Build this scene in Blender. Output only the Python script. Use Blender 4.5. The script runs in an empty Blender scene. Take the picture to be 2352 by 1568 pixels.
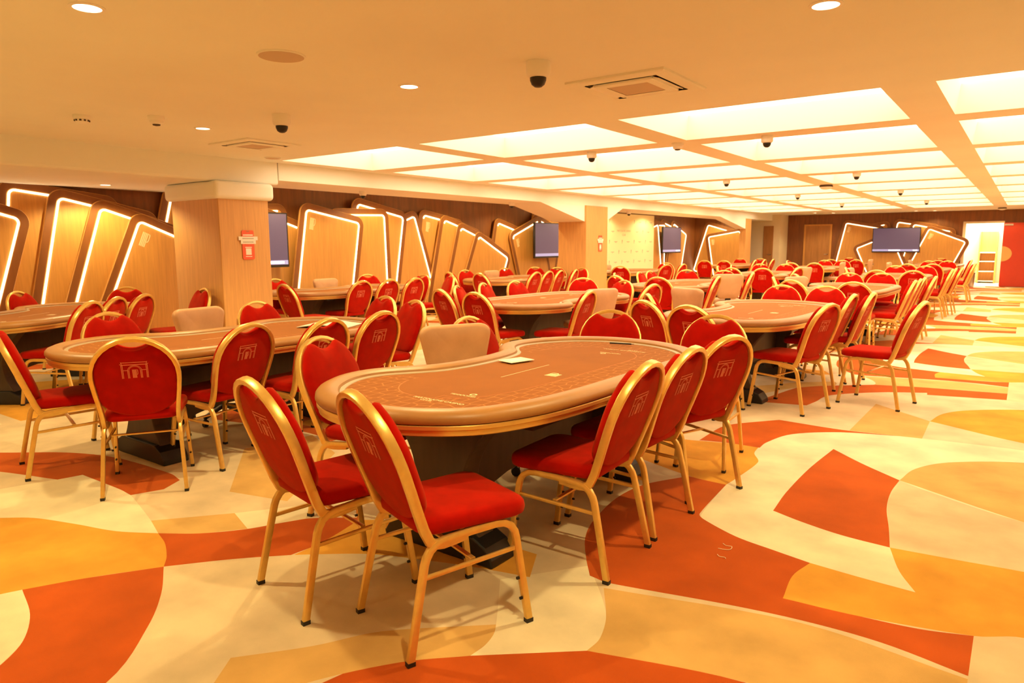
import bpy, bmesh, math, random
from mathutils import Vector, Matrix
from mathutils.geometry import delaunay_2d_cdt
random.seed(7)
PI = math.pi
sc = bpy.context.scene
COL = sc.collection

# ------------------------------------------------------------------ camera, world, exposure
cam_d = bpy.data.cameras.new('camera')
cam = bpy.data.objects.new('camera', cam_d)
COL.objects.link(cam)
sc.camera = cam
RT = Vector((0.806697, 0.590941, -0.005345))
DN = Vector((0.077071, -0.114169, -0.990467))
FW = Vector((-0.585918, 0.798595, -0.137644))
mw = Matrix((( RT.x, -DN.x, -FW.x, 0.0), (RT.y, -DN.y, -FW.y, 0.0), (RT.z, -DN.z, -FW.z, 1.40), (0, 0, 0, 1)))
cam.matrix_world = mw
cam_d.sensor_width = 36.0
cam_d.lens = 1603.82 / 2352 * 36.0
cam_d.clip_start = 0.05
cam_d.dof.use_dof = True
cam_d.dof.focus_distance = 3.4
cam_d.dof.aperture_fstop = 5.0

sc.view_settings.view_transform = 'Standard'
sc.view_settings.look = 'None'
sc.view_settings.gamma = 1.0
sc.view_settings.use_curve_mapping = False
sc.view_settings.exposure = 0.0
sc.cycles.use_denoising = True
sc.cycles.max_bounces = 7
sc.cycles.diffuse_bounces = 4
sc.cycles.glossy_bounces = 3
sc.cycles.sample_clamp_indirect = 6.0

world = bpy.data.worlds.new('world')
sc.world = world
world.use_nodes = True
bg = world.node_tree.nodes['Background']
bg.inputs[0].default_value = (1.0, 0.75, 0.4, 1)
bg.inputs[1].default_value = 0.02

WARM = (1.0, 0.80, 0.36)        # light of the small ceiling lamps
COFFER = (1.0, 0.83, 0.53)      # light of the luminous ceiling panels
COFFER_STRENGTH = 4.1
LED = (1.0, 0.84, 0.50)
LED_STRENGTH = 6.0
SPOT_W = 98.0
ALCOVE_W = 75.0

# ------------------------------------------------------------------ materials
def new_mat(name):
    m = bpy.data.materials.new(name); m.use_nodes = True
    nt = m.node_tree; b = nt.nodes['Principled BSDF']
    return m, nt, b
def mat(name, color, rough=0.6, metal=0.0, vary=0.0, scale=8.0, stretch=(1, 1, 1), bump=0.0, bscale=200.0, spec=0.5, sheen=0.0, coat=0.0):
    m, nt, b = new_mat(name)
    b.inputs['Roughness'].default_value = rough
    b.inputs['Metallic'].default_value = metal
    b.inputs['Specular IOR Level'].default_value = spec
    if sheen:
        b.inputs['Sheen Weight'].default_value = sheen; b.inputs['Sheen Tint'].default_value = (1.0, 0.70, 0.25, 1)
    if coat: b.inputs['Coat Weight'].default_value = coat
    b.inputs['Base Color'].default_value = (*color, 1)
    tc = nt.nodes.new('ShaderNodeTexCoord')
    if vary:
        mp = nt.nodes.new('ShaderNodeMapping'); mp.inputs['Scale'].default_value = stretch
        nz = nt.nodes.new('ShaderNodeTexNoise'); nz.inputs['Scale'].default_value = scale; nz.inputs['Detail'].default_value = 6
        rp = nt.nodes.new('ShaderNodeValToRGB')
        lo = tuple(max(0, c * (1 - vary)) for c in color); hi = tuple(min(1, c * (1 + vary)) for c in color)
        rp.color_ramp.elements[0].position = 0.3; rp.color_ramp.elements[1].position = 0.7
        rp.color_ramp.elements[0].color = (*lo, 1); rp.color_ramp.elements[1].color = (*hi, 1)
        nt.links.new(tc.outputs['Object'], mp.inputs[0]); nt.links.new(mp.outputs[0], nz.inputs[0])
        nt.links.new(nz.outputs[0], rp.inputs[0]); nt.links.new(rp.outputs[0], b.inputs['Base Color'])
    if bump:
        n2 = nt.nodes.new('ShaderNodeTexNoise'); n2.inputs['Scale'].default_value = bscale; n2.inputs['Detail'].default_value = 3
        bp = nt.nodes.new('ShaderNodeBump'); bp.inputs['Strength'].default_value = bump; bp.inputs['Distance'].default_value = 0.004
        nt.links.new(tc.outputs['Object'], n2.inputs[0]); nt.links.new(n2.outputs[0], bp.inputs['Height'])
        nt.links.new(bp.outputs[0], b.inputs['Normal'])
    return m
def emit(name, color, strength):
    m, nt, b = new_mat(name)
    b.inputs['Base Color'].default_value = (*color, 1)
    b.inputs['Emission Color'].default_value = (*color, 1)
    b.inputs['Emission Strength'].default_value = strength
    return m
def carpet(name, c):
    return mat(name, c, rough=0.95, vary=0.16, scale=3.5, bump=0.35, bscale=420.0, spec=0.08, sheen=0.22 if 'rust' in name else 0.10)  # rust gets extra warm sheen, imitating haze over the far carpet
CARPET = [carpet('carpet_sand', (0.70, 0.555, 0.365)), carpet('carpet_rust', (0.50, 0.078, 0.010)), carpet('carpet_ochre', (0.72, 0.34, 0.05)),
          carpet('carpet_tan', (0.66, 0.40, 0.14)), carpet('carpet_cream', (0.82, 0.71, 0.49)), carpet('carpet_beige', (0.68, 0.53, 0.33))]
M_RED = mat('red_velvet', (0.40, 0.0042, 0.0014), rough=0.9, vary=0.14, scale=14, bump=0.15, bscale=500, spec=0.05, sheen=0.12)
M_GOLD = mat('gold_lacquer', (0.80, 0.52, 0.15), rough=0.33, metal=0.6, vary=0.06, scale=30)
M_RUBBER = mat('black_rubber', (0.015, 0.012, 0.01), rough=0.6)
M_THREAD = mat('emblem_thread', (0.80, 0.22, 0.12), rough=0.7)
M_TAN = mat('beige_leatherette', (0.62, 0.34, 0.17), rough=0.5, vary=0.07, scale=9, bump=0.1, bscale=260)
M_RAIL = mat('tan_padded_leather', (0.40, 0.185, 0.052), rough=0.42, vary=0.08, scale=7, bump=0.08, bscale=220)
M_TRIM = mat('pale_inner_strip', (0.42, 0.32, 0.21), rough=0.4)
M_FELT = mat('brown_felt', (0.30, 0.083, 0.014), rough=0.8, vary=0.06, scale=6, spec=0.15, sheen=0.16)
M_PRINT = mat('cream_print', (0.95, 0.74, 0.42), rough=0.8)
M_PRINTF = mat('faint_print', (0.60, 0.20, 0.055), rough=0.9)
M_BAND = mat('gold_edge_band', (0.80, 0.52, 0.15), rough=0.3, metal=0.65, vary=0.08, scale=5, stretch=(1, 1, 8))
M_DARK = mat('dark_brown_laminate', (0.055, 0.032, 0.018), rough=0.45, vary=0.2, scale=4, stretch=(6, 6, 1))
M_BLACK = mat('black_plastic', (0.012, 0.010, 0.010), rough=0.4)
M_STEEL = mat('brushed_steel', (0.55, 0.50, 0.45), rough=0.3, metal=0.9)
M_CEIL = mat('ceiling_paint', (0.91, 0.90, 0.82), rough=0.9, vary=0.02, scale=1.5)
M_WHITE = mat('white_plastic', (0.93, 0.91, 0.86), rough=0.45)
M_COFFERSIDE = mat('white_reveal_paint', (0.88, 0.84, 0.76), rough=0.9)
M_GRILLE = mat('vent_shade_and_dark_fittings', (0.10, 0.07, 0.05), rough=0.8)
M_SPK = mat('speaker_mesh', (0.66, 0.52, 0.40), rough=0.8, bump=0.4, bscale=700)
def wood(name, c, vary, s=(1.2, 1.2, 0.12), scale=14, rough=0.45):
    return mat(name, c, rough=rough, vary=vary, scale=scale, stretch=s)
M_WOOD = wood('oak_veneer', (0.62, 0.30, 0.075), 0.10, s=(2, 2, 0.12), scale=22)
M_PILLAR = wood('pillar_veneer', (0.66, 0.35, 0.115), 0.09, s=(2, 2, 0.12), scale=22)
M_EDGE = wood('card_edge_veneer', (0.24, 0.080, 0.016), 0.10)
M_BROWN = wood('dark_walnut_panel', (0.21, 0.068, 0.016), 0.22)
M_BDOOR = wood('mid_brown_door', (0.42, 0.19, 0.06), 0.15)
M_CREAMWALL = mat('cream_wall', (0.82, 0.70, 0.52), rough=0.85, vary=0.03, scale=2)
M_PLAINWALL = mat('plain_wall', (0.80, 0.62, 0.40), rough=0.85, vary=0.03, scale=2)
M_REDDOOR = mat('red_door_lacquer', (0.62, 0.045, 0.015), rough=0.4, vary=0.05, scale=3)
M_DOT = mat('orange_disc', (0.85, 0.48, 0.16), rough=0.5)
M_SCREEN = emit('blue_grey_screen', (0.085, 0.062, 0.118), 0.72)
M_SCREENBAR = emit('screen_status_bar', (0.30, 0.30, 0.55), 0.9)
M_SCREENTXT = emit('screen_white_text', (0.95, 0.92, 1.0), 1.5)
M_STICKER = mat('red_poster', (0.80, 0.11, 0.04), rough=0.5)
M_PAPER = mat('white_paper', (0.85, 0.80, 0.70), rough=0.7)
M_GREYPRINT = mat('grey_print', (0.42, 0.36, 0.28), rough=0.8)
M_BACKDROP = mat('cream_backdrop', (0.88, 0.76, 0.52), rough=0.6)
M_PANEL = emit('luminous_panel', COFFER, COFFER_STRENGTH)
M_LED = emit('led_strip', LED, LED_STRENGTH)
M_LAMP = emit('lamp_lens', (1.0, 0.75, 0.45), 8.0)
M_CORR = emit('corridor_lamp', (1.0, 0.86, 0.60), 45.0)
M_LINT = mat('pale_thread', (0.9, 0.75, 0.5), rough=0.9)

# felt border pattern (scale-like lattice)
def felt_border():
    m, nt, b = new_mat('felt_border_print')
    b.inputs['Roughness'].default_value = 0.8; b.inputs['Specular IOR Level'].default_value = 0.15; b.inputs['Sheen Weight'].default_value = 0.16; b.inputs['Sheen Tint'].default_value = (1.0, 0.70, 0.25, 1)
    tc = nt.nodes.new('ShaderNodeTexCoord'); mp = nt.nodes.new('ShaderNodeMapping')
    mp.inputs['Scale'].default_value = (1.0, 0.72, 1.0)
    vo = nt.nodes.new('ShaderNodeTexVoronoi'); vo.feature = 'DISTANCE_TO_EDGE'; vo.inputs['Scale'].default_value = 19.0
    vo.inputs['Randomness'].default_value = 0.55; vo.voronoi_dimensions = '2D'
    rp = nt.nodes.new('ShaderNodeValToRGB')
    rp.color_ramp.elements[0].position = 0.03; rp.color_ramp.elements[0].color = (0.44, 0.155, 0.038, 1)
    rp.color_ramp.elements[1].position = 0.075; rp.color_ramp.elements[1].color = (0.285, 0.078, 0.0135, 1)
    nt.links.new(tc.outputs['Object'], mp.inputs[0]); nt.links.new(mp.outputs[0], vo.inputs['Vector'])
    nt.links.new(vo.outputs['Distance'], rp.inputs[0]); nt.links.new(rp.outputs[0], b.inputs['Base Color'])
    return m
M_FELTB = felt_border()

# ------------------------------------------------------------------ mesh helpers
class MB:
    def __init__(s): s.v = []; s.f = []; s.m = []; s.sm = []
    def add(s, vs, fs, smooth=False, mi=0):
        o = len(s.v); s.v += [tuple(p) for p in vs]
        for f in fs: s.f.append([i + o for i in f]); s.sm.append(smooth); s.m.append(mi)
        return s
    def box(s, x0, x1, y0, y1, z0, z1, mi=0):
        vs = [(x0, y0, z0), (x1, y0, z0), (x1, y1, z0), (x0, y1, z0), (x0, y0, z1), (x1, y0, z1), (x1, y1, z1), (x0, y1, z1)]
        return s.add(vs, [(0, 3, 2, 1), (4, 5, 6, 7), (0, 1, 5, 4), (1, 2, 6, 5), (2, 3, 7, 6), (3, 0, 4, 7)], False, mi)
    def rings(s, rings, closed=True, cap0=True, cap1=True, smooth=True, mi=0):
        n = len(rings[0]); vs = [p for r in rings for p in r]; fs = []
        for k in range(len(rings) - 1):
            for i in range(n if closed else n - 1):
                j = (i + 1) % n
                fs.append((k * n + i, k * n + j, (k + 1) * n + j, (k + 1) * n + i))
        if cap0: fs.append(tuple(range(n - 1, -1, -1)))
        if cap1: fs.append(tuple((len(rings) - 1) * n + i for i in range(n)))
        return s.add(vs, fs, smooth, mi)
    def tube(s, path, side, prof, cap=True, mi=0):
        """sweep a 2D profile along a path; side = vector (or list) kept as the profile's first axis"""
        P = [Vector(p) for p in path]; rs = []
        for i, p in enumerate(P):
            t = (P[min(i + 1, len(P) - 1)] - P[max(i - 1, 0)]).normalized()
            u = Vector(side[i] if isinstance(side, list) else side)
            u = (u - t * u.dot(t)).normalized(); w = t.cross(u)
            rs.append([p + u * a + w * b for a, b in prof])
        return s.rings(rs, True, cap, cap, True, mi)
    def lathe(s, prof, n=24, c=(0, 0, 0), cap0=True, cap1=True, mi=0):
        rs = [[(c[0] + r * math.cos(2 * PI * i / n), c[1] + r * math.sin(2 * PI * i / n), c[2] + z) for i in range(n)] for r, z in prof]
        return s.rings(rs, True, cap0, cap1, True, mi)
    def prism(s, poly, f, d0, d1, mi=0, smooth=False):
        """poly: 2D points; f(a,b,d) -> 3D"""
        return s.rings([[f(a, b, d0) for a, b in poly], [f(a, b, d1) for a, b in poly]], True, True, True, smooth, mi)
    def build(s, name, mats, parent=None, auto=40):
        me = bpy.data.meshes.new(name); me.from_pydata(s.v, [], s.f)
        if not isinstance(mats, (list, tuple)): mats = [mats]
        for m in mats: me.materials.append(m)
        for p, sm, mi in zip(me.polygons, s.sm, s.m): p.use_smooth = sm; p.material_index = mi
        bm = bmesh.new(); bm.from_mesh(me); bmesh.ops.recalc_face_normals(bm, faces=bm.faces)
        for e in bm.edges:
            if len(e.link_faces) == 2 and e.calc_face_angle(0) > math.radians(auto): e.smooth = False
        bm.to_mesh(me); bm.free()
        o = bpy.data.objects.new(name, me); COL.objects.link(o)
        if parent is not None: o.parent = parent
        return o
def tag(o, label=None, cat=None, group=None, kind=None):
    if label: o['label'] = label
    if cat: o['category'] = cat
    if group: o['group'] = group
    if kind: o['kind'] = kind
    return o
def thing(name, label, cat, loc=(0, 0, 0), rz=0.0, group=None):
    o = bpy.data.objects.new(name, None); COL.objects.link(o); o.empty_display_size = 0.1
    o.location = loc; o.rotation_euler = (0, 0, rz)
    return tag(o, label, cat, group)
def struct(mb, name, m, parent=None):
    o = mb.build(name, m, parent)
    if parent is None: o['kind'] = 'structure'
    return o
def copy_tree(o, parent=None, skip=()):
    c = o.copy(); COL.objects.link(c)
    if parent is not None: c.parent = parent
    for ch in o.children:
        if ch.name.split('.')[0] in skip: continue
        copy_tree(ch, c, skip)
    return c
def rrect(w, h, r, n=6):
    """rounded rectangle centred on the origin, half sizes w,h"""
    out = []
    for cx, cy, a0 in ((w - r, h - r, 0), (-w + r, h - r, 90), (-w + r, -h + r, 180), (w - r, -h + r, 270)):
        for i in range(n + 1):
            a = math.radians(a0 + 90 * i / n); out.append((cx + r * math.cos(a), cy + r * math.sin(a)))
    return out
def catmull(pts, n=6, closed=True, corner=None):
    """spline through 2D points; interior angles sharper than `corner` degrees stay sharp"""
    N = len(pts); out = []
    P = [Vector(p) for p in pts]
    def sharp(i):
        if corner is None: return False
        a = P[i % N] - P[i - 1]; b = P[(i + 1) % N] - P[i % N]
        if a.length < 1e-9 or b.length < 1e-9: return True
        return a.angle(b) > math.radians(corner)
    for i in range(N if closed else N - 1):
        p1, p2 = P[i], P[(i + 1) % N]
        p0 = P[i - 1] if (closed or i > 0) else p1
        p3 = P[(i + 2) % N] if (closed or i + 2 < N) else p2
        if sharp(i): p0 = p1 - (p2 - p1)
        if sharp((i + 1) % N): p3 = p2 + (p2 - p1)
        m1 = (p2 - p0) * 0.5; m2 = (p3 - p1) * 0.5
        L = (p2 - p1).length
        if m1.length > L: m1 = m1.normalized() * L
        if m2.length > L: m2 = m2.normalized() * L
        for k in range(n):
            t = k / n; t2 = t * t; t3 = t2 * t
            out.append(p1 * (2 * t3 - 3 * t2 + 1) + m1 * (t3 - 2 * t2 + t) + p2 * (-2 * t3 + 3 * t2) + m2 * (t3 - t2))
    if not closed: out.append(P[-1])
    return out
def resample(pts, n):
    P = [Vector(p) for p in pts]; P.append(P[0]); L = [0]
    for a, b in zip(P, P[1:]): L.append(L[-1] + (b - a).length)
    out = []; k = 0
    for i in range(n):
        d = L[-1] * i / n
        while L[k + 1] < d: k += 1
        out.append(P[k].lerp(P[k + 1], (d - L[k]) / max(1e-9, L[k + 1] - L[k])))
    return out
def offset(pts, d):
    """inset a ccw loop by d"""
    N = len(pts); out = []
    for i in range(N):
        t = (pts[(i + 1) % N] - pts[i - 1]).normalized(); out.append(pts[i] + Vector((-t.y, t.x)) * d)
    return out
def text_mesh(body, size, m, name, parent, mtx, align='CENTER', ext=0.0004):
    cu = bpy.data.curves.new(name, 'FONT'); cu.body = body; cu.size = size; cu.align_x = align; cu.extrude = ext; cu.resolution_u = 3
    t = bpy.data.objects.new(name + '_tmp', cu); COL.objects.link(t)
    dg = bpy.context.evaluated_depsgraph_get(); me = bpy.data.meshes.new_from_object(t.evaluated_get(dg))
    bpy.data.objects.remove(t); bpy.data.curves.remove(cu)
    me.transform(mtx); me.materials.clear(); me.materials.append(m)
    o = bpy.data.objects.new(name, me); COL.objects.link(o)
    if parent is not None: o.parent = parent
    return o
# five-stripe letter mark used on the wall cards, the chairs and the tables, as flat ribbons in (u,v), about 1 tall
def letter_mark():
    q = []
    for k in range(4):
        x = -0.36 + k * 0.16; q.append([(x, -0.5), (x + 0.12, -0.5), (x + 0.12, 0.5), (x, 0.5)])
    bowl_o = [(0.30, 0.5), (0.40, 0.48), (0.46, 0.40), (0.46, 0.05), (0.42, -0.06), (0.34, -0.14), (0.27, -0.14)]
    bowl_i = [(0.30, 0.42), (0.35, 0.41), (0.37, 0.37), (0.37, 0.06), (0.35, 0.0), (0.31, -0.06), (0.27, -0.06)]
    for i in range(6): q.append([bowl_o[i], bowl_o[i + 1], bowl_i[i + 1], bowl_i[i]])
    return q
LETTER = letter_mark()

# ------------------------------------------------------------------ floor: patterned carpet, one flat mesh
X0, X1, Y0, Y1 = -9.62, 3.0, -3.2, 26.9
ZC = 2.396
PER = 5.65
# (colour index, outline, corner angle) - the repeat of the aisle side of the carpet
PAT = [
 (4, [(-1.30,5.27),(-1.02,5.53),(-.65,5.66),(.1,5.74),(1.3,5.72),(1.3,4.3),(.09,4.23),(-.51,4.58),(-.97,5.04),(-1.0,4.3),(-.98,3.66),(-.41,3.51),(-.34,3.27),(-.26,3.10),(-.67,3.13),(-1.03,3.22),(-1.24,3.34),(-1.27,3.40),(-1.32,3.91),(-1.31,4.2),(-1.30,4.45),(-1.38,4.63),(-1.39,4.94)]),
 (5, [(-.5,4.55),(-.51,4.32),(-.50,4.04),(-.45,3.76),(-.41,3.51),(-.14,3.54),(.09,3.57),(1.3,3.7),(1.3,4.0),(.09,4.23)]),
 (3, [(-.51,4.58),(-.46,4.88),(-.30,5.15),(.08,5.41),(.6,5.5),(1.3,5.3),(1.3,3.95),(.7,4.0),(.09,4.23)]),
 (1, [(-.97,5.04),(-.76,4.81),(-.51,4.58),(-.52,4.32),(-.50,4.04),(-.45,3.76),(-.41,3.51),(-.62,3.53),(-.82,3.59),(-.98,3.66),(-1.0,3.98),(-1.0,4.5)]),
 (1, [(-1.50,2.60),(-1.61,2.78),(-1.68,2.97),(-1.74,3.34),(-1.71,3.64),(-1.56,3.93),(-1.32,3.91),(-1.28,3.40),(-1.24,3.34),(-1.03,3.22),(-.84,3.17),(-.67,3.13),(-.70,2.96),(-.68,2.74),(-.40,2.77),(-.21,2.80),(-.05,2.86),(-.05,2.71),(-.05,2.57),(-.31,2.62),(-.58,2.61),(-.86,2.56),(-1.30,2.45),(-1.40,2.46)]),
 (2, [(-.67,3.13),(-.46,3.11),(-.26,3.10),(-.34,3.27),(-.41,3.51),(-.14,3.54),(.09,3.57),(.6,3.6),(1.3,3.55),(1.3,3.0),(.6,2.98),(.10,2.95),(-.05,2.86),(-.40,2.77),(-.68,2.74),(-.70,2.96)]),
 (1, [(-1.80,5.15),(-1.74,5.33),(-1.50,5.65),(-1.03,5.61),(-.65,5.66),(-1.02,5.53),(-1.30,5.27),(-1.39,4.94),(-1.39,4.78),(-1.62,4.77),(-1.80,4.72)]),
 (2, [(-2.3,4.68),(-1.9,4.68),(-1.6,4.77),(-1.40,4.78),(-1.38,4.63),(-1.30,4.45),(-1.31,4.04),(-1.32,3.91),(-1.54,3.93),(-2.0,4.1)]),
 (3, [(-.97,6.71),(-.52,6.28),(-.51,5.68),(-.98,5.62)]),
 (2, [(-.52,6.28),(-.46,6.62),(-.30,6.88),(.08,7.16),(.6,7.3),(1.3,7.2),(1.3,5.85),(.6,5.85),(.08,5.95)]),
 (1, [(-1.86,6.20),(-1.81,6.5),(-1.69,7.13),(-1.48,7.42),(-1.08,7.67),(-.7,7.75),(-.04,7.86),(-.05,7.53),(-.65,7.38),(-.66,7.48),(-1.02,7.26),(-1.37,6.86),(-1.42,6.5),(-1.45,6.3)]),
 (3, [(-2.10,6.87),(-1.93,7.08),(-1.80,7.29),(-1.49,7.57),(-1.46,7.54),(-1.44,7.45),(-1.44,7.36),(-1.61,7.19),(-1.77,6.94),(-1.9,6.6)]),
 (4, [(-1.44,7.36),(-1.44,7.45),(-1.47,7.54),(-1.69,7.86),(-1.45,8.19),(-1.27,7.98),(-1.18,7.85),(-1.13,7.71),(-1.13,7.62)]),
 (3, [(-1.13,7.62),(-1.13,7.71),(-1.18,7.85),(-1.30,8.05),(-.58,8.24),(-.05,8.2),(-.05,7.86),(-.7,7.75)]),
 (5, [(-.05,8.51),(.1,8.59),(1.3,8.6),(1.3,7.4),(-.05,7.5)]),
]
# the part of the repeat that shows in the left foreground
PATL = [
 (4, [(-4.8,1.2),(-4.62,1.79),(-4.16,1.80),(-4.01,1.79),(-3.54,1.67),(-3.35,1.61),(-3.55,1.50),(-3.82,1.42),(-4.08,1.33),(-4.22,1.23)]),
 (2, [(-4.5,1.0),(-4.22,1.23),(-4.08,1.33),(-3.82,1.42),(-3.55,1.50),(-3.35,1.61),(-3.21,1.57),(-3.06,1.50),(-2.97,1.44),(-3.14,1.18),(-3.27,.92),(-3.9,.4)]),
 (1, [(-3.35,1.61),(-3.18,1.73),(-3.03,1.91),(-2.91,2.15),(-2.67,2.34),(-2.60,2.06),(-2.61,1.84),(-2.79,1.66),(-2.97,1.44),(-3.06,1.50),(-3.21,1.57)]),
 (1, [(-2.97,1.44),(-2.74,1.31),(-2.53,1.15),(-2.30,.90),(-2.2,.5),(-2.58,.55),(-2.69,.73),(-2.80,.84),(-2.99,.93),(-3.24,.99),(-3.14,1.18)]),
 (4, [(-3.27,.92),(-3.24,.99),(-2.99,.93),(-2.80,.84),(-2.69,.73),(-2.8,.4),(-3.5,.3)]),
 (1, [(-5.9,1.5),(-5.60,1.67),(-5.22,1.94),(-4.82,2.08),(-4.2,2.12),(-4.03,2.09),(-3.95,1.95),(-4.01,1.79),(-4.16,1.80),(-4.62,1.79),(-4.65,1.66),(-5.12,1.51),(-5.6,1.3)]),
 (3, [(-3.54,1.67),(-3.28,1.98),(-3.04,1.9),(-3.18,1.73),(-3.35,1.61)]),
 (4, [(-3.28,1.98),(-3.04,1.9),(-2.91,2.15),(-3.05,2.3)]),
 (2, [(-2.60,1.849),(-2.50,1.93),(-2.32,2.06),(-2.1,2.15),(-1.87,2.23),(-1.6,2.3),(-1.7,2.5),(-2.4,2.5),(-2.67,2.30),(-2.61,2.04)]),
 (3, [(-4.3,2.7),(-3.6,2.15),(-3.2,2.25),(-3.7,3.0),(-4.2,3.2)]),
]
def carpet_loops():
    out = []
    for k in range(-2, 5):
        for c, p in PAT:
            out.append((c, [(x, y + k * PER) for x, y in p]))
        for dx in (-3.9, -7.8):
            for c, p in PAT:
                q = [(x + dx, y + k * PER + (1.9 if dx < -5 else 0.6)) for x, y in p if True]
                if dx == -3.9 and k < 0: continue
                if dx == -3.9 and max(y for _, y in q) < 3.4: continue
                out.append((c, q))
        for c, p in PATL:
            if k in (0, 1, 2, 3): out.append((c, [(x, y + k * PER) for x, y in p]))
    return out
def inside(p, poly):
    x, y = p; r = False; j = len(poly) - 1
    for i in range(len(poly)):
        xi, yi = poly[i]; xj, yj = poly[j]
        if (yi > y) != (yj > y) and x < (xj - xi) * (y - yi) / (yj - yi) + xi: r = not r
        j = i
    return r
def make_floor():
    loops = []
    for c, p in carpet_loops():
        a = sum(p[i - 1][0] * p[i][1] - p[i][0] * p[i - 1][1] for i in range(len(p)))
        if a < 0: p = p[::-1]
        q = [tuple(v) for v in catmull(p, 6, True, 34)]
        q = [(min(X1 - .05, max(X0 + .05, x)), min(Y1 - .05, max(Y0 + .05, y))) for x, y in q]
        d = [q[0]]
        for v in q[1:]:
            if (v[0] - d[-1][0]) ** 2 + (v[1] - d[-1][1]) ** 2 > 1e-5: d.append(v)
        if len(d) > 3: loops.append((c, d))
    verts = [(X0, Y0), (X1, Y0), (X1, Y1), (X0, Y1)]; edges = [(0, 1), (1, 2), (2, 3), (3, 0)]
    for c, q in loops:
        o = len(verts); verts += q; n = len(q); edges += [(o + i, o + (i + 1) % n) for i in range(n)]
    vo, _, fo, _, _, _ = delaunay_2d_cdt([Vector(v) for v in verts], edges, [], 0, 1e-4)
    boxes = [(c, q, min(x for x, _ in q), max(x for x, _ in q), min(y for _, y in q), max(y for _, y in q)) for c, q in loops]
    mb = MB(); fs = []; ms = []
    for f in fo:
        cx = sum(vo[i].x for i in f) / len(f); cy = sum(vo[i].y for i in f) / len(f)
        mi = 0
        for c, q, ax, bx, ay, by in boxes:
            if ax <= cx <= bx and ay <= cy <= by and inside((cx, cy), q): mi = c
        fs.append(list(f)); ms.append(mi)
    mb.v = [(v.x, v.y, 0.0) for v in vo]; mb.f = fs; mb.m = ms; mb.sm = [False] * len(fs)
    o = mb.build('floor', CARPET); o['kind'] = 'structure'
    return o
make_floor()

# ------------------------------------------------------------------ ceiling with luminous coffers
CX = [(-7.20, -5.285), (-4.98, -3.07), (-2.765, -0.855), (-0.545, 1.365)]
CY = [(5.235, 6.66)] + [(7.03 + 2.135 * i, 8.805 + 2.135 * i) for i in range(8)]
BX = -7.44            # inner face of the long dropped beam
def make_ceiling():
    xs = sorted(set([BX, X1] + [v for c in CX for v in c])); ys = sorted(set([Y0, Y1] + [v for c in CY for v in c]))
    mb = MB(); H = 0.235
    for i in range(len(xs) - 1):
        for j in range(len(ys) - 1):
            x0, x1, y0, y1 = xs[i], xs[i + 1], ys[j], ys[j + 1]
            hole = any(a == x0 for a, _ in CX) and any(a == y0 for a, _ in CY)
            if not hole:
                mb.add([(x0, y0, ZC), (x1, y0, ZC), (x1, y1, ZC), (x0, y1, ZC)], [(0, 1, 2, 3)])
            else:
                t = 0.03
                lo = [(x0, y0, ZC), (x1, y0, ZC), (x1, y1, ZC), (x0, y1, ZC)]
                hi = [(x0 + t, y0 + t, ZC + H), (x1 - t, y0 + t, ZC + H), (x1 - t, y1 - t, ZC + H), (x0 + t, y1 - t, ZC + H)]
                mb.rings([lo, hi], True, False, False, False, 1)
    mb.box(BX, X1, Y0, Y1, ZC + H + 0.03, ZC + H + 0.08)
    o = mb.build('ceiling', [M_CEIL, M_COFFERSIDE]); o['kind'] = 'structure'
    for (x0, x1) in CX:
        for (y0, y1) in CY:
            p = MB(); t = 0.034
            p.box(x0 + t, x1 - t, y0 + t, y1 - t, ZC + H - 0.012, ZC + H + 0.012)
            p.build('light_panel', M_PANEL, o)
make_ceiling()
# lower ceiling of the side aisle (near part) and its raised continuation
BEND = 5.35
m = MB(); m.box(X0, BX, Y0, BEND, 2.13, 2.60); o = struct(m, 'ceiling_aisle', M_CEIL)
bv = o.modifiers.new('bevel', 'BEVEL'); bv.width = 0.03; bv.segments = 3
m = MB(); m.box(X0, -8.41, BEND, Y1, ZC, 2.60); struct(m, 'ceiling_alcove', M_CEIL)
m = MB(); m.box(-8.41, BX, BEND, Y1, 2.188, 2.60)
struct(m, 'trim_1', M_CEIL)
# haunches that thicken the beam beside the pillars
def haunch(n, ya, yb, zlow, x0=-8.2, x1=BX):
    m = MB(); m.rings([[(x, ya, 2.19), (x, yb, 2.19), (x, yb, zlow)] for x in (x0, x1)], True, True, True, False); struct(m, 'trim_%d' % n, M_CEIL)
haunch(2, 11.05, 12.70, 1.86); haunch(3, 14.40, 13.65, 1.90); haunch(4, 20.6, 22.96, 1.86, -7.75)
# walls
m = MB(); m.box(X0 - .15, X0, Y0, 24.3, 0, 2.6); struct(m, 'wall_left', M_BROWN)
m = MB(); m.box(X0, -7.75, 24.15, 24.3, 0, 2.6); struct(m, 'wall_alcove_end', M_BROWN)
m = MB(); m.box(X0, -7.16, 25.9, 26.9, 0, 2.6)
st = struct(m, 'wall_jut', M_CREAMWALL)
DX0, DX1, DH = -1.665, -0.645, 1.985
m = MB(); m.box(-7.16, DX0, 26.9, 27.05, 0, 2.6); m.box(DX1, X1, 26.9, 27.05, 0, 2.6); m.box(DX0, DX1, 26.9, 27.05, DH, 2.6)
struct(m, 'wall_back', M_BROWN)
m = MB(); m.box(X1, X1 + .15, Y0, 27.05, 0, 2.6); struct(m, 'wall_right', M_PLAINWALL)
m = MB(); m.box(X0, X1, Y0 - .15, Y0, 0, 2.6); struct(m, 'wall_front', M_PLAINWALL)
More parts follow.
